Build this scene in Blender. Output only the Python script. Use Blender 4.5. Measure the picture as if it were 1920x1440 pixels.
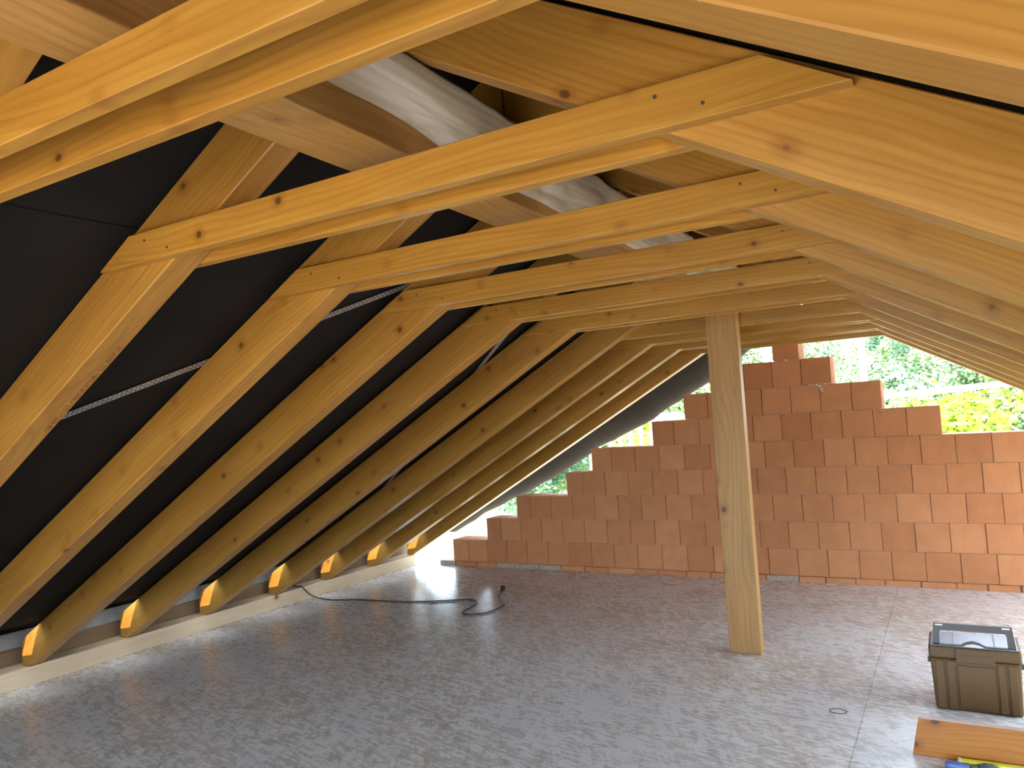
import bpy, bmesh, math, random
from mathutils import Vector, Matrix, noise
random.seed(7)
for o in list(bpy.data.objects):
    bpy.data.objects.remove(o, do_unlink=True)
S = bpy.context.scene
COL = S.collection

# ------------------------------------------------------------------ camera
CAM_H = 1.604
YAW, PITCH, ROLL, FPX = 0.5221, 0.0544, -0.0604, 1420.1
ca, sa, cb, sb = math.cos(YAW), math.sin(YAW), math.cos(PITCH), math.sin(PITCH)
fwd = Vector((-sa * cb, ca * cb, sb))
r0 = Vector((ca, sa, 0)); u0 = r0.cross(fwd)
right = math.cos(ROLL) * r0 + math.sin(ROLL) * u0
up = -math.sin(ROLL) * r0 + math.cos(ROLL) * u0
cd = bpy.data.cameras.new('camera'); cam = bpy.data.objects.new('camera', cd); COL.objects.link(cam)
cd.sensor_width = 36; cd.lens = FPX / 1920 * 36; cd.clip_start = 0.02; cd.clip_end = 2000
cam.matrix_world = Matrix((
    (right.x, up.x, -fwd.x, 0), (right.y, up.y, -fwd.y, 0), (right.z, up.z, -fwd.z, CAM_H), (0, 0, 0, 1)))
S.camera = cam

# ------------------------------------------------------------------ world, sun, exposure
w = bpy.data.worlds.new('sky'); S.world = w; w.use_nodes = True
bg = w.node_tree.nodes['Background']
bg.inputs['Color'].default_value = (0.68, 0.83, 1.0, 1)
bg.inputs['Strength'].default_value = 7.0
sd = bpy.data.lights.new('sun', 'SUN'); sun = bpy.data.objects.new('sun', sd); COL.objects.link(sun)
sun_dir = Vector((-0.445, 0.50, -1.0)).normalized()
sun.rotation_euler = sun_dir.to_track_quat('-Z', 'Y').to_euler(); sun.location = (4, -6, 9)
sd.energy = 7.5; sd.angle = 0.009; sd.color = (1.0, 0.84, 0.60)
S.view_settings.view_transform = 'Standard'; S.view_settings.look = 'None'
S.view_settings.gamma = 1; S.view_settings.use_curve_mapping = False
S.view_settings.exposure = 1.43

# ------------------------------------------------------------------ node helpers
def mat(name):
    m = bpy.data.materials.new(name); m.use_nodes = True
    nt = m.node_tree; b = nt.nodes['Principled BSDF']
    return m, nt, b
def N(nt, t, **k):
    n = nt.nodes.new(t)
    for a, v in k.items():
        if a.startswith('i_'): n.inputs[a[2:].replace('_', ' ')].default_value = v
        else: setattr(n, a, v)
    return n
def ramp(nt, fac, stops, interp='LINEAR'):
    r = nt.nodes.new('ShaderNodeValToRGB'); r.color_ramp.interpolation = interp
    el = r.color_ramp.elements
    while len(el) > 1: el.remove(el[-1])
    el[0].position = stops[0][0]; el[0].color = (*stops[0][1], 1)
    for p, c in stops[1:]:
        e = el.new(p); e.color = (*c, 1)
    nt.links.new(fac, r.inputs['Fac']); return r.outputs['Color']
def mixc(nt, fac, a, b, mode='MIX'):
    n = nt.nodes.new('ShaderNodeMix'); n.data_type = 'RGBA'; n.blend_type = mode
    L = nt.links
    for sock, v in ((n.inputs[0], fac), (n.inputs[6], a), (n.inputs[7], b)):
        if isinstance(v, (int, float)): sock.default_value = v
        elif isinstance(v, tuple): sock.default_value = (*v, 1)
        else: L.new(v, sock)
    return n.outputs[2]
def vmul(nt, vec, s):
    n = N(nt, 'ShaderNodeVectorMath', operation='MULTIPLY'); nt.links.new(vec, n.inputs[0]); n.inputs[1].default_value = s
    return n.outputs[0]
def vadd(nt, a, b):
    n = N(nt, 'ShaderNodeVectorMath', operation='ADD'); nt.links.new(a, n.inputs[0]); nt.links.new(b, n.inputs[1])
    return n.outputs[0]
def math_(nt, op, a, b=None):
    n = N(nt, 'ShaderNodeMath', operation=op)
    for i, v in enumerate((a, b)):
        if v is None: continue
        if isinstance(v, (int, float)): n.inputs[i].default_value = v
        else: nt.links.new(v, n.inputs[i])
    return n.outputs[0]
def noise_(nt, vec, scale, detail=4, rough=.55, dist=0.0):
    n = N(nt, 'ShaderNodeTexNoise'); n.inputs['Scale'].default_value = scale; n.inputs['Detail'].default_value = detail
    n.inputs['Roughness'].default_value = rough; n.inputs['Distortion'].default_value = dist
    nt.links.new(vec, n.inputs['Vector']); return n.outputs['Fac']
def bump(nt, b, h, strength=.2, dist=.01):
    n = N(nt, 'ShaderNodeBump'); n.inputs['Strength'].default_value = strength; n.inputs['Distance'].default_value = dist
    nt.links.new(h, n.inputs['Height']); nt.links.new(n.outputs['Normal'], b.inputs['Normal'])

def wood(name, light, mid, dark, knots=True, rough=.36, knot_scale=6.0):
    """spruce timber: grain runs along local X"""
    m, nt, b = mat(name); L = nt.links
    tc = N(nt, 'ShaderNodeTexCoord'); oi = N(nt, 'ShaderNodeObjectInfo')
    off = N(nt, 'ShaderNodeCombineXYZ')
    L.new(math_(nt, 'MULTIPLY', oi.outputs['Random'], 37.0), off.inputs[0])
    L.new(math_(nt, 'MULTIPLY', oi.outputs['Random'], 11.0), off.inputs[1])
    L.new(math_(nt, 'MULTIPLY', oi.outputs['Random'], 23.0), off.inputs[2])
    p = vadd(nt, tc.outputs['Object'], off.outputs[0])
    warp = noise_(nt, vmul(nt, p, (.9, 3, 3)), 1.0, 2)
    cw = N(nt, 'ShaderNodeCombineXYZ'); L.new(math_(nt, 'MULTIPLY', warp, .10), cw.inputs[1]); L.new(math_(nt, 'MULTIPLY', warp, .13), cw.inputs[2])
    pw = vadd(nt, p, cw.outputs[0])
    # growth-ring lines
    wv = N(nt, 'ShaderNodeTexWave', wave_type='RINGS', rings_direction='X')
    wv.inputs['Scale'].default_value = 17; wv.inputs['Distortion'].default_value = 1.2; wv.inputs['Detail'].default_value = 2
    wv.inputs['Detail Scale'].default_value = .6
    L.new(vmul(nt, pw, (.10, 1.0, 1.0)), wv.inputs['Vector'])
    ring = wv.outputs['Fac']
    fine = noise_(nt, vmul(nt, pw, (1.6, 75, 75)), 1.0, 3)
    blot = noise_(nt, vmul(nt, p, (1.1, 5, 5)), 1.0, 3)
    c = ramp(nt, fine, [(.3, mid), (.62, light)])
    c = mixc(nt, math_(nt, 'MULTIPLY', math_(nt, 'POWER', ring, 3.0), .27), c, dark)
    c = mixc(nt, .55, c, ramp(nt, blot, [(.3, (.62, .55, .46)), (.7, (1.0, 1.0, 1.0))]), 'MULTIPLY')
    if knots:
        v = N(nt, 'ShaderNodeTexVoronoi', feature='F1'); v.inputs['Scale'].default_value = knot_scale
        L.new(vmul(nt, vadd(nt, p, cw.outputs[0]), (.8, 1.0, 1.0)), v.inputs['Vector'])
        d = v.outputs['Distance']
        halo = ramp(nt, d, [(.05, (1, 1, 1)), (.22, (0, 0, 0))])
        c = mixc(nt, math_(nt, 'MULTIPLY', halo, .55), c, (dark[0] * .75, dark[1] * .66, dark[2] * .55))
        core = ramp(nt, d, [(.055, (1, 1, 1)), (.085, (0, 0, 0))])
        c = mixc(nt, math_(nt, 'MULTIPLY', core, .85), c, (.075, .030, .010))
    br = N(nt, 'ShaderNodeHueSaturation')
    L.new(math_(nt, 'ADD', math_(nt, 'MULTIPLY', oi.outputs['Random'], .16), .92), br.inputs['Value'])
    L.new(c, br.inputs['Color']); L.new(br.outputs[0], b.inputs['Base Color'])
    b.inputs['Roughness'].default_value = rough; b.inputs['Specular IOR Level'].default_value = .38
    bump(nt, b, fine, .12, .003)
    return m

M = {}
M['wood'] = wood('spruce_timber', (.42, .212, .042), (.352, .161, .026), (.226, .077, .009))
M['tie'] = wood('spruce_tie', (.43, .221, .038), (.362, .169, .025), (.232, .078, .009), knot_scale=7.5)
M['post'] = wood('spruce_post', (.42, .232, .072), (.36, .183, .049), (.23, .092, .02), rough=.5, knot_scale=5)
M['plate'] = wood('pale_plate_timber', (.64, .50, .33), (.57, .42, .26), (.42, .28, .14), knot_scale=4)
M['offcut'] = wood('orange_offcut_timber', (.45, .18, .034), (.395, .145, .025), (.26, .078, .011), knot_scale=5)
M['wane'] = wood('debarked_waney_wood', (.42, .345, .25), (.35, .28, .195), (.22, .155, .09), knot_scale=6)
M['rough_wood'] = wood('brown_eave_timber', (.16, .095, .045), (.12, .07, .032), (.07, .035, .014), rough=.7)

def osb():
    m, nt, b = mat('osb_board'); L = nt.links
    g = N(nt, 'ShaderNodeNewGeometry'); p = g.outputs['Position']
    cols = []
    for i, (ang, sx, sy, sc) in enumerate(((.25, 1.0, .21, 60), (1.05, .9, .24, 52), (-.6, 1.0, .22, 66))):
        mp = N(nt, 'ShaderNodeMapping'); mp.inputs['Rotation'].default_value = (0, 0, ang); L.new(p, mp.inputs['Vector'])
        wob = N(nt, 'ShaderNodeTexNoise'); wob.inputs['Scale'].default_value = 7; L.new(p, wob.inputs['Vector'])
        pv = vadd(nt, vmul(nt, mp.outputs[0], (sy, sx, 1)), vmul(nt, wob.outputs['Color'], (.03, .03, 0)))
        v = N(nt, 'ShaderNodeTexVoronoi', feature='F1'); v.inputs['Scale'].default_value = sc; v.inputs['Randomness'].default_value = 1
        L.new(pv, v.inputs['Vector']); cols.append(v.outputs['Color'])
    sep = [N(nt, 'ShaderNodeSeparateColor') for _ in cols]
    for c, s_ in zip(cols, sep): L.new(c, s_.inputs[0])
    sel = noise_(nt, p, 14, 2)
    f = math_(nt, 'ADD', math_(nt, 'MULTIPLY', sep[0].outputs[0], .45), math_(nt, 'ADD', math_(nt, 'MULTIPLY', sep[1].outputs[1], .33), math_(nt, 'MULTIPLY', sep[2].outputs[2], .22)))
    f = math_(nt, 'ADD', math_(nt, 'MULTIPLY', f, .8), math_(nt, 'MULTIPLY', sel, .2))
    c = ramp(nt, f, [(.15, (.36, .315, .26)), (.42, (.60, .55, .485)), (.62, (.69, .65, .60)), (.85, (.81, .785, .755))])
    dust = noise_(nt, p, .9, 5, .6)
    c = mixc(nt, ramp(nt, dust, [(.38, (0, 0, 0)), (.66, (.62, .62, .62))]), c, (.67, .69, .72))
    stain = noise_(nt, vmul(nt, p, (1, .8, 1)), 1.7, 4, .65, .4)
    c = mixc(nt, ramp(nt, stain, [(.24, (.45, .45, .45)), (.36, (0, 0, 0))]), c, (.27, .24, .21))
    L.new(c, b.inputs['Base Color'])
    rr = ramp(nt, math_(nt, 'ADD', math_(nt, 'MULTIPLY', f, .5), math_(nt, 'MULTIPLY', dust, .5)), [(.25, (.19, .19, .19)), (.75, (.36, .36, .36))])
    L.new(rr, b.inputs['Roughness'])
    b.inputs['Specular IOR Level'].default_value = .55
    bump(nt, b, f, .14, .003)
    return m
M['osb'] = osb()

def brick_mat():
    m, nt, b = mat('clay_block'); L = nt.links
    tc = N(nt, 'ShaderNodeTexCoord'); oi = N(nt, 'ShaderNodeObjectInfo')
    p = tc.outputs['Object']
    off = N(nt, 'ShaderNodeCombineXYZ'); L.new(math_(nt, 'MULTIPLY', oi.outputs['Random'], 50), off.inputs[0])
    po = vadd(nt, p, off.outputs[0])
    comb = noise_(nt, vmul(nt, po, (220, 60, 6)), 1.0, 2)
    blot = noise_(nt, vmul(nt, po, (7, 7, 7)), 1.0, 4)
    base = ramp(nt, oi.outputs['Random'], [(0, (.435, .182, .076)), (.5, (.485, .210, .092)), (1, (.53, .238, .107))])
    c = mixc(nt, .5, base, ramp(nt, blot, [(.3, (.78, .72, .68)), (.7, (1.06, 1.04, 1.0))]), 'MULTIPLY')
    c = mixc(nt, .35, c, ramp(nt, comb, [(.3, (.72, .68, .66)), (.7, (1.05, 1.05, 1.05))]), 'MULTIPLY')
    smear = noise_(nt, vmul(nt, po, (9, 9, 5)), 1.0, 5, .7)
    c = mixc(nt, ramp(nt, smear, [(.70, (0, 0, 0)), (.80, (.55, .55, .55))]), c, (.33, .24, .17))
    L.new(c, b.inputs['Base Color']); b.inputs['Roughness'].default_value = .85; b.inputs['Specular IOR Level'].default_value = .2
    bump(nt, b, comb, .25, .004)
    return m
M['brick'] = brick_mat()

def plain(name, col, rough=.6, metal=0.0, spec=.4, nscale=12, var=.25, bumpd=0.0):
    m, nt, b = mat(name); tc = N(nt, 'ShaderNodeTexCoord')
    f = noise_(nt, tc.outputs['Object'], nscale, 4)
    lo = tuple(c * (1 - var) for c in col); hi = tuple(min(1, c * (1 + var)) for c in col)
    nt.links.new(ramp(nt, f, [(.3, lo), (.7, hi)]), b.inputs['Base Color'])
    b.inputs['Roughness'].default_value = rough; b.inputs['Metallic'].default_value = metal; b.inputs['Specular IOR Level'].default_value = spec
    if bumpd: bump(nt, b, f, .4, bumpd)
    return m
M['batten'] = plain('weathered_grey_wood', (.16, .148, .135), .8, nscale=4)
M['mortar'] = plain('mortar', (.36, .27, .20), .9, nscale=30)
M['foam'] = plain('pale_dried_mortar', (.62, .50, .38), .9, nscale=30, var=.12)
M['membrane'] = plain('dark_roof_membrane', (.013, .0112, .0102), .8, spec=.12, nscale=3, var=.15)
M['foil'] = plain('pale_foil', (.60, .56, .50), .42, spec=.45, nscale=9, var=.12)
M['steel'] = plain('galvanised_steel', (.46, .45, .43), .42, .7, nscale=25)
M['rubber'] = plain('black_rubber', (.018, .017, .018), .45, spec=.45, nscale=40)
M['box'] = plain('beige_grey_plastic', (.100, .052, .014), .5, nscale=30, var=.06)
M['lid'] = plain('sky_tinted_plastic', (.20, .25, .32), .25, spec=.6, nscale=30, var=.06)  # blue sky reflection on the lid top, painted into its colour
M['darkplastic'] = plain('dark_plastic', (.055, .047, .040), .45, nscale=30, var=.1)
M['labelwhite'] = plain('white_sticker', (.75, .74, .70), .5, nscale=30, var=.05)
M['yellow'] = plain('yellow_green_paint', (.72, .74, .06), .4, nscale=10, var=.1)
M['blue'] = plain('blue_plastic', (.09, .15, .42), .4, nscale=10, var=.1)
M['slate'] = plain('slate_grey_plastic', (.09, .11, .11), .5, nscale=10, var=.1)
M['ink'] = plain('brown_ink', (.16, .06, .025), .8, nscale=60, var=.3)
M['whitebar'] = plain('white_painted_steel', (.80, .81, .80), .5, nscale=10, var=.05)
M['bounce_ground'] = plain('warm_bounce_ground', (.46, .37, .25), .95, nscale=.6, var=.2)  # ground tone chosen to bounce warm light into the attic
M['render'] = plain('pale_facade', (.62, .59, .54), .9, nscale=3, var=.08)
M['hill'] = plain('forest_floor', (.085, .15, .06), .95, nscale=.15, var=.45)
def leafmat(name, a, c_):
    m, nt, b = mat(name); g = N(nt, 'ShaderNodeNewGeometry'); oi = N(nt, 'ShaderNodeObjectInfo')
    f = noise_(nt, g.outputs['Position'], .8, 3)
    f2 = math_(nt, 'ADD', math_(nt, 'MULTIPLY', f, .6), math_(nt, 'MULTIPLY', oi.outputs['Random'], .4))
    nt.links.new(ramp(nt, f2, [(.25, a), (.7, c_)]), b.inputs['Base Color'])
    b.inputs['Roughness'].default_value = .7; b.inputs['Specular IOR Level'].default_value = .2
    return m
M['leaf'] = leafmat('forest_leaves', (.10, .20, .11), (.30, .34, .13))
M['leaf2'] = leafmat('yellow_green_leaves', (.20, .30, .025), (.42, .48, .04))
M['bark'] = plain('bark', (.09, .06, .04), .9, nscale=8)

# ------------------------------------------------------------------ object helpers
def link(name, me, m=None, parent=None, loc=None, rot=None):
    o = bpy.data.objects.new(name, me); COL.objects.link(o)
    if m is not None and me is not None and not me.materials: me.materials.append(m)
    if parent is not None: o.parent = parent
    if loc is not None: o.location = loc
    if rot is not None: o.rotation_euler = rot
    return o
def tag(o, label=None, cat=None, group=None, kind=None):
    if label: o['label'] = label
    if cat: o['category'] = cat
    if group: o['group'] = group
    if kind: o['kind'] = kind
    return o
def empty(name, loc=(0, 0, 0), rot=None):
    o = bpy.data.objects.new(name, None); COL.objects.link(o); o.location = loc; o.empty_display_size = .1
    if rot: o.rotation_euler = rot
    return o
def bm_box(bm, x0, x1, y0, y1, z0, z1, bev=0.0):
    r = bmesh.ops.create_cube(bm, size=1)
    vs = r['verts']
    for v in vs:
        v.co.x = x0 if v.co.x < 0 else x1; v.co.y = y0 if v.co.y < 0 else y1; v.co.z = z0 if v.co.z < 0 else z1
    if bev:
        es = list({e for v in vs for e in v.link_edges})
        bmesh.ops.bevel(bm, geom=es, offset=bev, segments=2, affect='EDGES', profile=.5)
    return bm
def mesh_of(bm, name, smooth=False):
    bmesh.ops.recalc_face_normals(bm, faces=bm.faces)
    me = bpy.data.meshes.new(name); bm.to_mesh(me); bm.free()
    if smooth:
        for p in me.polygons: p.use_smooth = True
    return me
def box_mesh(name, x0, x1, y0, y1, z0, z1, bev=0.0):
    return mesh_of(bm_box(bmesh.new(), x0, x1, y0, y1, z0, z1, bev), name)
def prism(name, prof, y0, y1, bev=.003):
    """profile in XZ extruded along Y, small arrises"""
    bm = bmesh.new()
    a = [bm.verts.new((x, y0, z)) for x, z in prof]; b = [bm.verts.new((x, y1, z)) for x, z in prof]
    bm.faces.new(a); bm.faces.new(b[::-1]); n = len(prof)
    for i in range(n): bm.faces.new((a[i], b[i], b[(i + 1) % n], a[(i + 1) % n]))
    bmesh.ops.recalc_face_normals(bm, faces=bm.faces)
    if bev: bmesh.ops.bevel(bm, geom=list(bm.edges), offset=bev, segments=1, affect='EDGES')
    return mesh_of(bm, name)
def tube(name, pts, rad, m, parent=None, res=3, loc=None):
    cu = bpy.data.curves.new(name, 'CURVE'); cu.dimensions = '3D'; cu.bevel_depth = rad; cu.bevel_resolution = res; cu.use_fill_caps = True
    sp = cu.splines.new('POLY')
    # catmull-rom resample
    P = [Vector(p) for p in pts]; out = []
    for i in range(len(P) - 1):
        p0 = P[max(i - 1, 0)]; p1 = P[i]; p2 = P[i + 1]; p3 = P[min(i + 2, len(P) - 1)]
        for k in range(6):
            t = k / 6
            out.append(.5 * ((2 * p1) + (-p0 + p2) * t + (2 * p0 - 5 * p1 + 4 * p2 - p3) * t * t + (-p0 + 3 * p1 - 3 * p2 + p3) * t ** 3))
    out.append(P[-1])
    sp.points.add(len(out) - 1)
    for q, v in zip(sp.points, out): q.co = (*v, 1)
    tmp = bpy.data.objects.new('tmp', cu); COL.objects.link(tmp)
    dg = bpy.context.evaluated_depsgraph_get(); me = bpy.data.meshes.new_from_object(tmp.evaluated_get(dg))
    bpy.data.objects.remove(tmp); bpy.data.curves.remove(cu)
    for p in me.polygons: p.use_smooth = True
    me.materials.clear()
    return link(name, me, m, parent, loc)
def grid_mesh(name, nu, nv, f, smooth=True):
    vs = [f(i / nu, j / nv) for j in range(nv + 1) for i in range(nu + 1)]
    fs = [(j * (nu + 1) + i, j * (nu + 1) + i + 1, (j + 1) * (nu + 1) + i + 1, (j + 1) * (nu + 1) + i) for j in range(nv) for i in range(nu)]
    me = bpy.data.meshes.new(name); me.from_pydata(vs, [], fs)
    if smooth:
        for p in me.polygons: p.use_smooth = True
    return me

# ------------------------------------------------------------------ geometry constants
XR, ZR = -1.2523, 2.6364           # where the rafter undersides meet at the ridge
TL, TR = .5632, .567
DV = .224                          # vertical depth of a rafter
def zu_l(x): return ZR + TL * (x - XR)
def zu_r(x): return ZR - TR * (x - XR)
W = .098                           # rafter width
YF = {0: .780, 1: 1.509, 2: 2.229, 3: 2.921, 4: 3.650, 5: 4.380, 6: 5.150, 7: 5.843, 8: 6.570, 9: 7.292,
      -1: .052, -2: -.676, -3: -1.404, -4: -2.132}
Y0, Y1 = -2.30, 7.41               # open back end, inner face of the gable wall
WT = .30
PLT = .129                         # plate top
XPL, XPR = -5.690, 3.165           # inner faces of the wall plates
ORD = ['first', 'second', 'third', 'fourth', 'fifth', 'sixth', 'seventh', 'eighth', 'ninth', 'tenth', 'eleventh', 'twelfth', 'thirteenth', 'fourteenth']

# ------------------------------------------------------------------ floor
fl = empty('floor', (0, 0, 0)); tag(fl, kind='structure', label='dusty grey oriented strand board floor of the attic')
gap = .0009
xs = [-5.95, -5.52, -4.27, -3.02, -1.77, -.518, .732, 1.982, 3.30]
for i in range(len(xs) - 1):
    ys = [Y0]; y = Y0 + (1.05 if i % 2 else 2.30)
    while y < 7.55: ys.append(y); y += 2.5
    ys.append(7.70)
    for j in range(len(ys) - 1):
        me = box_mesh('osb_panel', xs[i] + gap, xs[i + 1] - gap, ys[j] + gap, ys[j + 1] - gap, -.022, 0)
        link('osb_panel', me, M['osb'], fl)
sub = tag(link('floor_slab', box_mesh('slab', -5.98, 3.33, Y0, 7.74, -.26, -.024), M['mortar']), kind='structure')
sub.name = 'trim_1'
sub['label'] = 'ceiling slab edge beneath the board floor'

# ------------------------------------------------------------------ gable wall of clay blocks
wall = empty('wall_far', (-1.25, Y1, 0)); tag(wall, kind='structure', label='unfinished stepped gable wall of orange clay blocks')
ZB, CH, BL = .060, .250, .2606
joint = {0: -1.072, 1: -.873, 2: -.995, 3: -.859, 4: -.772, 5: -.862, 6: -1.023, 7: -1.175, 8: -1.421}
left = {0: -5.195, 1: -4.71, 2: -4.298, 3: -3.66, 4: -3.346, 5: -2.654, 6: -2.305, 7: -1.955, 8: -1.419}
rgt = {0: 2.68, 1: 2.20, 2: 1.79, 3: 1.30, 4: .88, 5: -.08, 6: -.519, 7: -.914, 8: -1.177}
_bc = {}
def block_mesh(L):
    """block with front/back combed faces and tongue-and-groove ribs on its ends; local x centred, y 0..WT, z 0..CH"""
    k = round(L, 3)
    if k in _bc: return _bc[k]
    h = CH - .0045; x = L / 2 - .0026; n = 4; r = .006
    prof = []
    yy = [.002 + (WT - .004) * t / (2 * n + 1) for t in range(2 * n + 2)]
    for i in range(2 * n + 1):
        e = x - (r if i % 2 else 0)
        prof += [(e, yy[i]), (e, yy[i + 1])]
    outl = [(-px, py) for px, py in prof]; loop = prof + outl[::-1]
    bm = bmesh.new()
    a = [bm.verts.new((px, py, 0)) for px, py in loop]; b = [bm.verts.new((px, py, h)) for px, py in loop]
    bm.faces.new(a[::-1]); bm.faces.new(b); m_ = len(loop)
    for i in range(m_): bm.faces.new((a[i], a[(i + 1) % m_], b[(i + 1) % m_], b[i]))
    _bc[k] = mesh_of(bm, 'brick'); return _bc[k]
for k in range(9):
    e = joint[k]
    while e - BL > left[k] + .05: e -= BL
    edges = [left[k]]; 
    while e < rgt[k] - .05: edges.append(e); e += BL
    edges.append(rgt[k])
    edges = [edges[0]] + [q for q in edges[1:] if q - edges[0] > .04]
    for a, b in zip(edges[:-1], edges[1:]):
        L = b - a
        L = BL if abs(L - BL) < .004 else L
        o = link('brick', block_mesh(L), M['brick'], wall)
        o.location = ((a + b) / 2 + 1.25, random.uniform(-.004, .003), ZB + CH * k)
        o.rotation_euler = (random.uniform(-.004, .004), random.uniform(-.004, .004), random.uniform(-.008, .008))
# mortar bedding inside each course closes the joints
for k in range(9):
    top = ZB + CH * (k + 1) - .012 if k == 8 else ZB + CH * (k + 1) + .006
    xa = max(left[k], left.get(k + 1, left[k])) if k < 8 else left[k]
    xb = min(rgt[k], rgt.get(k + 1, rgt[k])) if k < 8 else rgt[k]
    link('mortar_core', box_mesh('mortar_core', left[k] + .02, rgt[k] - .02, .035, WT - .03, ZB + CH * k - .004, ZB + CH * (k + 1) - .012), M['mortar'], wall, (1.25, 0, 0))
    if k < 8: link('bed_mortar', box_mesh('bed_mortar', xa + .012, xb - .012, .010, WT - .012, ZB + CH * (k + 1) - .0062, ZB + CH * (k + 1) + .001), M['mortar'], wall, (1.25, 0, 0))
# levelling bed of thin tiles under the first course
x = -5.40
while x < 2.80:
    l = random.uniform(.22, .30); l = min(l, 2.82 - x)
    me = box_mesh('bed_tile', 0, l - .012, 0, .27, 0, ZB - .006, .003)
    link('bed_tile', me, M['brick'] if random.random() < .7 else M['mortar'], wall, (x + 1.25, .012 + random.uniform(-.008, .006), 0)); x += l
link('bed_mortar', box_mesh('bed_mortar', -5.38 + 1.25, 2.80 + 1.25, .03, .265, .0005, ZB - .007), M['mortar'], wall)
# mortar squeezed out on the sixth bed joint
def blob(name, pts, m, parent, loc):
    bm = bmesh.new()
    for (x, z, r) in pts:
        q = bmesh.ops.create_icosphere(bm, subdivisions=2, radius=r)
        for v in q['verts']:
            nn = noise.noise(v.co * 60 + Vector((x * 9, 0, z * 9)))
            v.co = Vector((v.co.x * 1.5 + x, v.co.y * .35 - .002, v.co.z * .8 + z + nn * .004))
    return link(name, mesh_of(bm, name, True), m, parent, loc)
blob('mortar_drip', [(-.10, .0, .008), (-.07, .0, .009), (-.035, -.002, .011), (-.012, -.018, .012), (0, -.04, .012), (.004, -.06, .011), (.035, .0, .009), (.075, .004, .007)],
     M['foam'], wall, (-1.01 + 1.25, -.003, ZB + CH * 7))
blob('mortar_drip', [(0, 0, .009), (.01, -.008, .008), (-.02, 0, .006)], M['foam'], wall, (-1.30 + 1.25, -.003, ZB + CH * 8))
blob('mortar_drip', [(0, 0, .008), (0, -.02, .007), (.003, -.04, .006)], M['mortar'], wall, (-.54 + 1.25, -.001, ZB + CH * 6))

# back gable behind the camera: same blocks, broad unfinished opening in the middle
wb = empty('wall_back', (-1.25, Y0, 0)); tag(wb, kind='structure', label='block gable wall behind with a broad opening')
def back_piece(xa, xb, za, zb2): link('masonry', box_mesh('masonry', xa + 1.25, xb + 1.25, -.30, 0, za, zb2), M['brick'], wb)
for a, b in ((-5.3, -3.1), (.6, 2.7)):
    n = 8
    for k in range(n):
        x0 = a + (b - a) * k / n; x1 = a + (b - a) * (k + 1) / n
        zt = min(zu_l(x0) if x0 < XR else 9, zu_r(x1) if x1 > XR else 9) - .03
        if zt > .02: back_piece(x0, x1 - .002, 0, zt)
# ------------------------------------------------------------------ rafters
def rafter(side, i):
    y = YF[i]
    if side == 'L':
        xe = -5.789; xs_ = XR + (PLT - ZR) / TL
        prof = [(xe, PLT + .001), (xs_, PLT + .001), (XR - .002, zu_l(XR)), (XR - .002, zu_l(XR) + DV), (xe, zu_l(xe) + DV)]
        ang = -math.atan(TL)
    else:
        xe = 3.264; xs_ = XR + (ZR - PLT) / TR
        prof = [(xe, PLT + .001), (xs_, PLT + .001), (XR + .002, zu_r(XR)), (XR + .002, zu_r(XR) + DV), (xe, zu_r(xe) + DV)]
        ang = math.atan(TR)
    cx = (xe + XR) / 2; cz = (zu_l(cx) if side == 'L' else zu_r(cx)) + DV / 2
    c, s = math.cos(ang), math.sin(ang)     # rotation about Y by ang
    loc = []
    for px, pz in prof:
        dx, dz = px - cx, pz - cz
        loc.append((c * dx - s * dz, s * dx + c * dz))
    me = prism('rafter', loc, 0, W, .0035)
    o = link('rafter', me, M['wood'], None, (cx, y, cz), (0, ang, 0))
    nth = ORD[9 - i]
    tag(o, f"spruce rafter on the {'left' if side == 'L' else 'right'} roof slope, {nth} one counted from the brick gable", 'rafter',
        f"rafters of the {'left' if side == 'L' else 'right'} roof slope")
    return o
RAF = {}
for i in range(9, -5, -1):
    for side in 'LR': RAF[side, i] = rafter(side, i)
# printed grading marks along the underside of a near left rafter
bm = bmesh.new(); random.seed(3)
zc = -DV / 2 * math.cos(math.atan(TL))
for k in range(46):
    xx = .62 + k * .012 + random.uniform(-.002, .002)
    for q in range(2):
        if random.random() < .75:
            yy = .070 + q * .009
            bm_box(bm, xx, xx + random.uniform(.003, .006), yy, yy + random.uniform(.003, .007), zc - .0008, zc + .0004)
o = link('ink_stamp', mesh_of(bm, 'ink_stamp'), M['ink'], RAF['L', 1]); o['label'] = 'row of brown printed grading marks'

# ------------------------------------------------------------------ collar ties
random.seed(11)
TB, TT, TTH = 2.186, 2.280, .038
_b = bmesh.new(); bmesh.ops.create_cone(_b, cap_ends=True, segments=8, radius1=.0045, radius2=.004, depth=.002, matrix=Matrix.Rotation(math.pi / 2, 4, 'X'))
SCREW = mesh_of(_b, 'screw_head')
def tie(i, which):
    y = YF[i] - TTH - .0005 if which == 'near' else YF[i] + W + .0005
    j = random.uniform(-.005, .005)
    prof = [(-2.385 + j, TB), (-.105 + j, TB), (-.262 + j, TT), (-2.222 + j, TT)]
    cx, cz = -1.24, (TB + TT) / 2
    me = prism('collar_tie', [(a - cx, b - cz) for a, b in prof], 0, TTH, .002)
    o = link('collar_tie', me, M['tie'], None, (cx, y, cz))
    pos = 'camera side' if which == 'near' else 'gable side'
    tag(o, f"collar tie board on the {pos} of the {ORD[9 - i]} rafter pair from the brick gable", 'collar tie', 'collar ties between the roof slopes')
    for xx, zz in ((-2.14, .018), (-2.02, -.022), (-.48, .020), (-.36, -.018)):
        link('screw_head', SCREW, M['darkplastic'], o, (xx + random.uniform(-.02, .02) - cx, -.0008 if which == 'near' else TTH + .0008, zz))
    return o
TIE = {}
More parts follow.
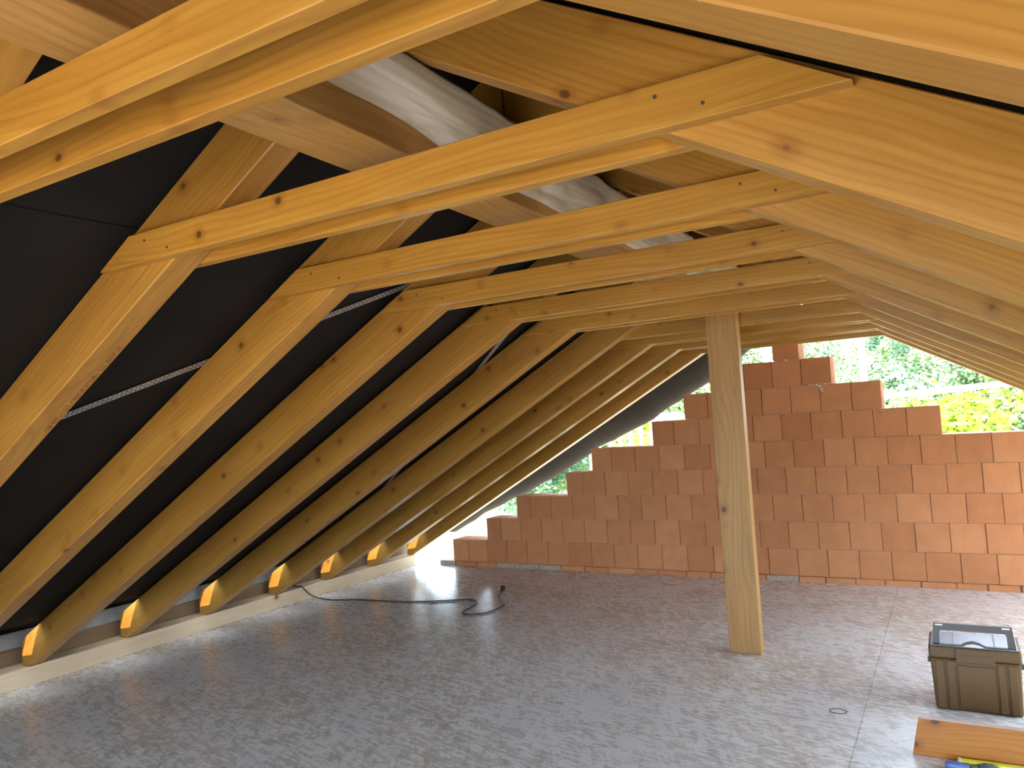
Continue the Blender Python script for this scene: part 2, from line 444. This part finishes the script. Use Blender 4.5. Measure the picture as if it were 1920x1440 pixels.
for i in range(9, -5, -1):
    if i != 6: TIE[i, 'near'] = tie(i, 'near')
    if i != 9: TIE[i, 'far'] = tie(i, 'far')
# brown ink stamp on the single board beside the post
def text_mesh(body, size, m, parent, loc, rot, ext=.0006):
    cu = bpy.data.curves.new('t', 'FONT'); cu.body = body; cu.size = size; cu.align_x = 'CENTER'; cu.align_y = 'CENTER'; cu.extrude = ext
    t = bpy.data.objects.new('t', cu); COL.objects.link(t)
    dg = bpy.context.evaluated_depsgraph_get(); me = bpy.data.meshes.new_from_object(t.evaluated_get(dg))
    bpy.data.objects.remove(t); me.materials.clear()
    return link('ink_stamp', me, m, parent, loc, rot)
st = text_mesh('22', .034, M['ink'], TIE[6, 'far'], (-.93, -.0007, -.006), (math.pi / 2, 0, 0)); st['label'] = 'brown ink stamp reading 22'
bm = bmesh.new()
for k in range(6):
    bm_box(bm, -.045 + k * .017, -.036 + k * .017, -.0009, .0004, .022, .024); bm_box(bm, -.045 + k * .017, -.036 + k * .017, -.0009, .0004, -.030, -.028)
bm_box(bm, -.047, -.045, -.0009, .0004, -.03, .024); bm_box(bm, .048, .050, -.0009, .0004, -.03, .024)
o = link('stamp_frame', mesh_of(bm, 'stamp_frame'), M['ink'], TIE[6, 'far'], (-.93, 0, -.004))

# ------------------------------------------------------------------ ridge beam, post, plates, eaves
rb = link('ridge_beam', box_mesh('ridge_beam', -5.1, 5.1, -.1015, .1015, -.1105, .1105, .004), M['post'], None, (-1.291, 2.80, 2.4455), (0, 0, math.pi / 2))
tag(rb, 'heavy timber ridge beam running lengthwise just above the collar ties', 'beam')
po = link('post', box_mesh('post', 0, 2.334, -.1045, .1045, -.043, .043, .004), M['post'], None, (-1.307, 5.203, .0005), (0, -math.pi / 2, 0))
po.rotation_euler = Matrix(((0, 1, 0), (0, 0, 1), (1, 0, 0))).to_euler()
tag(po, 'square-edged pale timber post standing on the floor under the ridge', 'post')
def plate(name, xa, xb, lab):
    o = link(name, box_mesh(name, -4.80, 4.80, (xa - xb) / 2, (xb - xa) / 2, 0, PLT - .001, .003), M['plate'], None, ((xa + xb) / 2, 2.52, .0008), (0, 0, math.pi / 2))
    tag(o, lab, 'timber')
plate('wall_plate', -5.86, XPL, 'long pale wall plate timber along the floor under the left rafter feet')
plate('wall_plate', XPR, 3.30, 'long pale wall plate timber along the floor under the right rafter feet')
eb = link('eave_board', box_mesh('eave_board', -4.9, 4.9, -.011, .011, -.02, .24), M['rough_wood'], None, (-5.878, 2.6, .0), (0, 0, math.pi / 2)); tag(eb, 'brown upright eave board behind the left rafter feet', 'board')
eb2 = link('eave_batten', box_mesh('eave_batten', -4.9, 4.9, -.018, .018, .242, .356, .004), M['batten'], None, (-5.874, 2.6, 0), (0, 0, math.pi / 2)); tag(eb2, 'sunlit pale batten along the left eave', 'batten')

ap = link('eave_light_block', box_mesh('eave_light_block', -4.9, 5.0, -.006, .006, -.25, .80), M['membrane'], None, (-5.935, 2.6, 0), (0, 0, math.pi / 2)); tag(ap, 'dark apron added outside the left eave to block skylight', 'membrane')  # added dark sheet, keeps low sky light out of the eave gap
# ------------------------------------------------------------------ roof membranes
def smooth(a, b, t):
    t = max(0, min(1, (t - a) / (b - a))); return t * t * (3 - 2 * t)
EP = [(-5.8, .10), (-5.08, .07), (-4.51, -.024), (-3.955, -.073), (-3.462, -.078), (-2.858, -.165), (-2.617, -.152), (-2.162, -.172), (-1.6, -.10), (-1.2, .0)]
def edge_off(x):
    for (a, u), (b, v) in zip(EP[:-1], EP[1:]):
        if x <= b: return u + (v - u) * max(0, (x - a)) / (b - a)
    return EP[-1][1]
def sag(y):
    s = 0
    for i in range(-4, 9):
        a, b = YF[i] + W, YF[i + 1]
        if a < y < b: s = math.sin(math.pi * (y - a) / (b - a))
    return s
def mem_l(xa, xb, lift):
    def f(u, v):
        x = xa + (xb - xa) * u; y = Y0 + (8.02 - Y0) * v
        off = DV + .020 + lift
        off -= .012 * sag(y) * (.7 + .6 * noise.noise(Vector((x * 2, y * 1.3, 1))))
        if y > 7.38:
            t = smooth(7.38, 8.0, y); e = edge_off(x) + .02 * noise.noise(Vector((x * 5, 3, 1)))
            off = off * (1 - t) + e * t
        return (x, y, zu_l(x) + off)
    return grid_mesh('membrane_strip', 14, 230, f)
ml = empty('roof_membrane', (-3.4, 2.5, 1.6)); tag(ml, 'dark grey roofing membrane behind the left slope rafters', 'membrane')
lap = [-5.555, -4.80, -3.54, -2.25, -1.262]
for k in range(4):
    o = link('membrane_strip', mem_l(lap[k] - (.0 if k == 0 else .07), lap[k + 1], .003 * (k % 2)), M['membrane'], ml); o.location = -ml.location
def mem_r(xa, xb, lift, ye=7.85):
    def f(u, v):
        x = xa + (xb - xa) * u; y = Y0 + (ye - Y0) * v
        return (x, y, zu_r(x) + DV + .018 + lift - .010 * sag(y))
    return grid_mesh('membrane_strip', 10, 200, f)
mr = empty('roof_membrane', (.3, 2.5, 2.0)); tag(mr, 'dark roofing membrane above the right slope rafters', 'membrane')
for k, (a, b, ye) in enumerate(((-1.243, -.10, 7.85), (-.16, 1.62, 7.85), (1.56, 2.40, 2.95), (2.34, 3.20, 2.95))):
    o = link('membrane_strip', mem_r(a, b, .003 * (k % 2), ye), M['membrane'], mr); o.location = -mr.location

def ridge(u, v):
    a = -.16 + .32 * u; return (XR + a, Y0 + (8.02 - Y0) * v, ZR + DV + .040 - abs(a) * .55)
o = link('ridge_strip', grid_mesh('ridge_strip', 4, 30, ridge, False), M['membrane'], ml); o.location = -ml.location
def outer(u, v): return (-5.668 - .262 * u, Y0 + (7.40 - Y0) * v, .468 - .045 * u)
o = link('eave_shade_flap', grid_mesh('eave_shade_flap', 3, 20, outer), M['membrane'], ml); o.location = -ml.location  # continuous outer flap, added to cut the skylight entering the eave
for i in range(-4, 9):
    ya, yb = YF[i] - .004, YF[i + 1] - .135
    def flap(u, v):
        x = -5.50 - .425 * u; return (x, ya + (yb - ya) * v, .492 - .075 * u)
    o = link('eave_shade_flap', grid_mesh('eave_shade_flap', 5, 4, flap), M['membrane'], ml); o.location = -ml.location  # bay flaps shaped so sun enters only just before each rafter
# natural waney edge along the right flank of the ridge beam (local x runs along the beam)
def wane(u, v):
    l = -5.08 + 10.16 * v; y = 2.80 + l
    low = 2.445 - .075 * smooth(.9, 2.3, y) + .012 * noise.noise(Vector((y * 2.2, 0, 0))) + .006 * math.sin(y * 9)
    z = low + (2.5535 - low) * min(u / .93, 1)
    a = smooth(1.6, 2.6, y)
    bulge = .080 * math.sin(math.pi / 2 * min(u / .92, 1)) * (1 - .22 * a) + ((.005 + .014 * a) * noise.noise(Vector((y * (2.2 + 2.8 * a), u * 2.4 + y * .9 * a, 5))) + .006 * noise.noise(Vector((y * 1.2, u * 7, 9)))) * min(1, u * 3)
    if u == 0 or u > .99: bulge = -.003
    x = -1.1895 + max(bulge, -.003)
    return (l, -(x + 1.291), z - 2.4455)
o = link('waney_edge', grid_mesh('waney_edge', 16, 520, wane), M['wane'], rb); o['label'] = 'pale debarked waney edge with knots'

# punched steel wind-bracing straps on top of the left rafters
def strap(name, a, b, lab):
    a, b = Vector(a), Vector(b); d = b - a; n = int(d.length / .02); side = Vector((-TL * d.y, TL * 0 + 1, 0))
    nrm = Vector((-TL, 0, 1)).normalized(); ac = nrm.cross(d).normalized() * .020
    bm = bmesh.new()
    for k in range(n):                   # little bridges leave rows of square holes
        p, q = a + d * (k / n), a + d * ((k + 1) / n); e = (q - p)
        for lo, hi, s0, s1 in ((-1, -.62, 0, 1), (-.18, .18, 0, 1), (.62, 1, 0, 1), (-.62, -.18, 0, .55), (.18, .62, .45, 1)):
            vs = [bm.verts.new(p + e * s0 + ac * lo), bm.verts.new(p + e * s1 + ac * lo), bm.verts.new(p + e * s1 + ac * hi), bm.verts.new(p + e * s0 + ac * hi)]
            bm.faces.new(vs)
    r = bmesh.ops.extrude_face_region(bm, geom=list(bm.faces))
    for v in [g for g in r['geom'] if isinstance(g, bmesh.types.BMVert)]: v.co += nrm * .0012
    tag(link(name, mesh_of(bm, name), M['steel']), lab, 'strap')
def on_l(x, y, o=DV + .0012): return (x, y, zu_l(x) + o)
strap('punched_strap', on_l(-4.09, .83), on_l(-1.54, 3.70), 'punched steel bracing strap crossing the near bays of the left slope')
strap('punched_strap', on_l(-4.35, 5.20), on_l(-1.46, 3.70), 'punched steel bracing strap seen high between the middle left rafters')

# ------------------------------------------------------------------ black cable with plug
def px(u, v, z):
    d = fwd + right * ((u - 960) / FPX) - up * ((v - 720) / FPX)
    t = (z - CAM_H) / d.z
    return (d.x * t, d.y * t, z)
cpts = [(-5.84, 5.50, .1355), (-5.776, 5.487, .1360), (-5.708, 5.49, .1360), (-5.677, 5.505, .105), (-5.668, 5.565, .045), (-5.62, 5.61, .0065)]
for u, v in ((618, 1124.3), (640, 1124.6), (677, 1124.5), (746, 1128), (792, 1128), (861, 1124.5), (886, 1124.8), (894, 1130), (884, 1138), (868, 1147.5), (871, 1152), (895, 1151), (918, 1147), (941, 1138), (945.6, 1133), (940, 1127), (933.5, 1120.5), (936, 1113.5)):
    cpts.append(px(u, v, .0065))
ce = px(938.5, 1108.5, .02); cf = px(946, 1098, .026)
cord = empty('power_cable', cpts[6]); tag(cord, 'thin black power cable with plug snaking over the floor', 'cable')
inv = Vector(cpts[6])
cab = tube('cable', [Vector(p) - inv for p in cpts + [ce]], .0058, M['rubber'], cord)
ax = (Vector(cf) - Vector(ce)); ln = .125; ax.z = .0; ax.normalize()
pr = [(0, .007), (.012, .011), (.03, .012), (.045, .017), (.06, .021), (.098, .0225), (.100, .025), (.112, .025), (.114, .021), (ln, .0205)]
bm = bmesh.new(); rings = []
for d_, r_ in pr:
    rings.append([bm.verts.new((d_, math.cos(a) * r_, math.sin(a) * r_)) for a in [2 * math.pi * k / 14 for k in range(14)]])
for a, b in zip(rings[:-1], rings[1:]):
    for k in range(14): bm.faces.new((a[k], a[(k + 1) % 14], b[(k + 1) % 14], b[k]))
bm.faces.new(rings[0]); bm.faces.new(rings[-1][::-1])
plug = link('plug', mesh_of(bm, 'plug', True), M['rubber'], cord, Vector(ce) - inv + Vector((0, 0, .005)), (0, 0, math.atan2(ax.y, ax.x)))
for s in (-1, 1):
    link('pin', box_mesh('pin', ln - .001, ln + .016, s * .009 - .002, s * .009 + .002, -.002, .002), M['steel'], plug)

# ------------------------------------------------------------------ tool case
tb = empty('tool_case', (.002, 4.544, 0)); tag(tb, 'beige-grey plastic tool case with raised dark carrying handle', 'tool case')
bm = bmesh.new(); bm_box(bm, -.200, .200, .004, .285, .006, .262, .010)
for v in bm.verts:
    v.co.x *= .955 + .045 * (v.co.z / .262)
link('body', mesh_of(bm, 'body'), M['box'], tb)
bm = bmesh.new(); bm_box(bm, -.205, .205, 0, .290, .264, .325, .010); lid = link('lid', mesh_of(bm, 'lid'), M['box'], tb)
link('lid_top', box_mesh('lid_top', -.192, .192, .012, .278, .3245, .3285, .0015), M['lid'], lid)
for xx in (-.0915, .0935): link('lid_groove', box_mesh('g', xx - .003, xx + .003, .008, .282, .3275, .3305), M['darkplastic'], lid)
for (a, b) in ((-.178, -.140), (-.128, -.092), (.096, .128), (.142, .180)):
    link('rib', box_mesh('rib', a, b, -.004, .006, .012, .255, .003), M['box'], tb)
link('front_panel', box_mesh('fp', -.080, .085, -.002, .006, .025, .235, .003), M['box'], tb)
link('latch', box_mesh('latch', -.084, .089, -.007, .002, .250, .322, .004), M['box'], tb)
link('latch_groove', box_mesh('lg', -.078, .083, -.0085, -.004, .288, .292), M['darkplastic'], tb)
for s in (-1, 1):
    link('side_clip', box_mesh('sc', s * .206 - .006, s * .206 + .006, .015, .040, .235, .262, .003), M['darkplastic'], tb)
    link('corner_foot', box_mesh('cf', s * .165 - .02, s * .165 + .02, .02, .27, .0004, .0065), M['darkplastic'], tb)
# raised handle: U frame with grip bump
hd = empty('handle', (0, .045, .322)); hd.parent = tb; hd.rotation_euler = (-.10, 0, 0)
bm = bmesh.new()
outer = [(-.186, .0), (-.174, .104), (.174, .104), (.186, .0), (.151, .0), (.149, .058), (.141, .069), (-.141, .069), (-.149, .058), (-.151, .0)]
a = [bm.verts.new((x, -.011, z)) for x, z in outer]; b = [bm.verts.new((x, .011, z)) for x, z in outer]; n = len(outer)
bm.faces.new(a); bm.faces.new(b[::-1])
for i in range(n): bm.faces.new((a[i], b[i], b[(i + 1) % n], a[(i + 1) % n]))
hf = link('handle_frame', mesh_of(bm, 'handle_frame'), M['darkplastic'], tb, (0, .045, .3295), (-.10, 0, 0))
bpy.data.objects.remove(hd)
for s in (-1, 1): link('sticker', box_mesh('st', s * .148 - .017, s * .148 + .017, -.0125, -.0105, .092, .099), M['labelwhite'], hf)
bm = bmesh.new(); prof = []
for k in range(13):
    t = k / 12; xx = -.155 + .31 * t; bmp = .022 * max(0, math.cos((t - .5) * math.pi / .34)) if abs(t - .5) < .17 else 0
    prof.append((xx, bmp))
tops = [[bm.verts.new((x, y_, .3285 + .008 + h_)) for x, h_ in prof] for y_ in (.012, .030)]
bots = [[bm.verts.new((x, y_, .3290 + h_ * .75)) for x, h_ in prof] for y_ in (.012, .030)]
for k in range(12):
    bm.faces.new((tops[0][k], tops[0][k + 1], tops[1][k + 1], tops[1][k])); bm.faces.new((bots[0][k], bots[1][k], bots[1][k + 1], bots[0][k + 1]))
    bm.faces.new((tops[0][k], bots[0][k], bots[0][k + 1], tops[0][k + 1])); bm.faces.new((tops[1][k], tops[1][k + 1], bots[1][k + 1], bots[1][k]))
for k in (0, 12): bm.faces.new((tops[0][k], tops[1][k], bots[1][k], bots[0][k]))
link('front_grip', mesh_of(bm, 'front_grip'), M['darkplastic'], tb)

# ------------------------------------------------------------------ board offcut and small things in front of it
oc = link('board_offcut', prism('board_offcut', [(-.60, 0), (.62, 0), (.62, .165), (-.565, .165)], -.020, .020, .002), M['offcut'], None, (.325, 3.945, .0006), (0, 0, -.004))
tag(oc, 'orange timber offcut standing on edge in front of the tool case', 'board')
yl = empty('yellow_bar', (.20, 3.895, .0005), (0, 0, .03)); tag(yl, 'bright yellow-green flat bar on the floor against the orange offcut', 'bar')
link('bar_body', box_mesh('bar_body', -.29, .32, -.018, .018, 0, .026, .004), M['yellow'], yl)
link('end_cap', box_mesh('end_cap', -.297, -.285, -.019, .019, -.0002, .027, .003), M['labelwhite'], yl)
sdv = empty('hand_tool', (-.125, 3.835, .016), (0, 0, -.06)); tag(sdv, 'small blue-handled tool on the floor beside the yellow bar', 'tool')
def lathe(name, pr, m, parent, seg=12):
    bm = bmesh.new(); rings = [[bm.verts.new((d_, math.cos(2 * math.pi * k / seg) * r_, math.sin(2 * math.pi * k / seg) * r_)) for k in range(seg)] for d_, r_ in pr]
    for a, b in zip(rings[:-1], rings[1:]):
        for k in range(seg): bm.faces.new((a[k], a[(k + 1) % seg], b[(k + 1) % seg], b[k]))
    bm.faces.new(rings[0]); bm.faces.new(rings[-1][::-1])
    return link(name, mesh_of(bm, name, True), m, parent)
lathe('grip', [(-.02, .008), (-.017, .0135), (.0, .0155), (.03, .014), (.055, .0155), (.072, .012), (.076, .008)], M['blue'], sdv)
lathe('collar', [(.076, .010), (.080, .0150), (.100, .0150), (.104, .007)], M['slate'], sdv)
lathe('shank', [(.100, .0035), (.205, .0035), (.215, .002)], M['steel'], sdv, 8)
gl = empty('work_glove', (.015, 3.850, .0)); 
bm = bmesh.new()
bmesh.ops.create_icosphere(bm, subdivisions=3, radius=1)
for v in bm.verts:
    n_ = noise.noise(v.co * 2.1) * .18
    v.co = Vector((v.co.x * .040 * (1 + n_), v.co.y * .024 * (1 + n_), max(v.co.z, -.75) * .022 * (1 + n_) + .0172))
link('knob_body', mesh_of(bm, 'knob_body', True), M['slate'], gl)
gl.name = 'grey_lump'; tag(gl, 'small dark slate-grey lump lying against the yellow bar', 'debris')
# thin wire ring on the boards
rp = [(-.638 + .042 * math.cos(a), 4.338 + .034 * math.sin(a), .002) for a in [2 * math.pi * k / 20 for k in range(20)]]
rg = tube('wire_ring', [Vector(p) - Vector((-.638, 4.338, 0)) for p in rp] + [Vector((.043, .003, .004))], .0016, M['rubber'], None, 2, (-.638, 4.338, 0)); tag(rg, 'thin dark wire ring lying on the floorboards', 'ring')

# ------------------------------------------------------------------ outside: scaffold, ground, hill and trees
sc = empty('scaffold', (-.76, 8.75, -6)); tag(sc, 'white scaffold standing just outside the gable opening', 'scaffold')
def rod(name, a, b, r, m, parent):
    a, b = Vector(a), Vector(b); d = b - a; bm = bmesh.new()
    bmesh.ops.create_cone(bm, cap_ends=True, segments=12, radius1=r, radius2=r, depth=d.length)
    o = link(name, mesh_of(bm, name), m, parent); o.matrix_parent_inverse = Matrix()
    o.location = (a + b) / 2 - parent.location; o.rotation_euler = d.to_track_quat('Z', 'Y').to_euler(); return o
for xx in (-.765, -3.9, 2.4): rod('upright', (xx, 8.75, -6), (xx, 8.75, 3.0), .034, M['whitebar'], sc)
for (x0, x1, z0, z1) in ((-.765, 2.4, 1.665, 1.80), (-3.9, -.765, 1.56, 1.62), (-3.9, 2.4, .45, .45)): rod('ledger', (x0, 8.75, z0), (x1, 8.75, z1), .030, M['whitebar'], sc)
rl = empty('guard_railing', (-3.3, 8.62, .45)); tag(rl, 'white barred guard railing outside the left gable steps', 'railing')
for k in range(9):
    rod('bar', (-3.90 + k * .135, 8.62, .30), (-3.90 + k * .135, 8.62, 1.62), .020, M['whitebar'], rl)
rod('rail', (-3.95, 8.62, 1.62), (-2.7, 8.62, 1.62), .022, M['whitebar'], rl); rod('rail', (-3.95, 8.62, .30), (-2.7, 8.62, .30), .022, M['whitebar'], rl)

def ground(u, v):
    x = -260 + 520 * u; y = -150 + 420 * v
    h = -6 + 9 * smooth(36, 130, y) + 1.2 * noise.noise(Vector((x * .03, y * .03, 0))) * smooth(15, 60, y)
    return (x, y, h)
def yard(u, v): return (-60 + 120 * u, -70 + 96 * v, -5.95)
tag(link('yard', grid_mesh('yard', 2, 2, yard), M['bounce_ground']), 'tan ground around the house, toned to bounce warm light', kind='structure')
tag(link('hillside', grid_mesh('hillside', 60, 60, ground), M['hill']), 'green wooded hillside and ground around the house', kind='structure')
hb = link('house_body', box_mesh('house_body', -5.95, 3.30, Y0 + .02, 7.70, -6.6, -.27), M['render']); tag(hb, 'pale storeys of the house below the attic', kind='structure')

def crown_mesh(name, n, r, h, leaf, seed):
    rnd = random.Random(seed); vs = []; fs = []
    blobs = [(Vector((rnd.uniform(-.55, .55) * r, rnd.uniform(-.55, .55) * r, h * rnd.uniform(.30, .92))), r * rnd.uniform(.35, .6)) for _ in range(11)]
    for _ in range(n):
        c, br = rnd.choice(blobs); d = Vector((rnd.gauss(0, 1), rnd.gauss(0, 1), rnd.gauss(0, 1))).normalized()
        p = c + d * br * rnd.uniform(.72, 1.05)
        a = Vector((rnd.gauss(0, 1), rnd.gauss(0, 1), rnd.gauss(0, .5))).normalized(); b = a.cross(d + Vector((rnd.gauss(0, .5),) * 3)).normalized()
        s = leaf * rnd.uniform(.6, 1.4); k = len(vs)
        vs += [p - a * s, p + b * s * .6, p + a * s, p - b * s * .6]; fs.append((k, k + 1, k + 2, k + 3))
    me = bpy.data.meshes.new(name); me.from_pydata(vs, [], fs); return me
def trunk_mesh(h, r):
    bm = bmesh.new(); bmesh.ops.create_cone(bm, cap_ends=True, segments=8, radius1=r, radius2=r * .4, depth=h, matrix=Matrix.Translation((0, 0, h / 2)))
    return mesh_of(bm, 'trunk')
CR = [crown_mesh('crown', 9000, 3.6, 9.5, .17, s_) for s_ in (1, 2, 3)]; TK = trunk_mesh(6.0, .25)
def gz(x, y):
    return -6 + 9 * smooth(36, 130, y) + 1.2 * noise.noise(Vector((x * .03, y * .03, 0))) * smooth(15, 60, y)
rnd = random.Random(5)
rows = []
yy = 46.0; odd = 0
while yy < 125:
    xx = -.78 * yy + odd * 5.6
    while xx < .26 * yy: rows.append((xx + rnd.uniform(-.8, .8), yy + rnd.uniform(-.8, .8))); xx += 11.2
    yy += 9.8; odd = 1 - odd
for (x, y) in rows:
    s_ = rnd.uniform(.85, 1.12); t = empty('forest_tree', (x, y, gz(x, y) - .4), (0, 0, rnd.uniform(0, 6.28))); t.scale = (s_, s_, s_ * rnd.uniform(.9, 1.2))
    tag(t, 'leafy green tree of the wooded hillside seen beyond the gable', 'tree', 'trees of the wooded hillside')
    link('crown', rnd.choice(CR), M['leaf'], t); link('trunk', TK, M['bark'], t)
C2 = crown_mesh('crown_light', 7000, 2.6, 6.2, .11, 21)
for k, (x, y, z, s_, lab) in enumerate(((.2, 27, -6.2, 1.18, 'bright yellow-green leafy tree close outside the gable opening'),
                                        (-8.6, 28, -6.2, 1.15, 'yellow-green leafy tree seen through the left gable steps'))):
    t = empty('garden_tree', (x, y, z)); t.scale = (s_,) * 3; tag(t, lab, 'tree')
    link('crown', C2, M['leaf2'], t); link('trunk', TK, M['bark'], t)
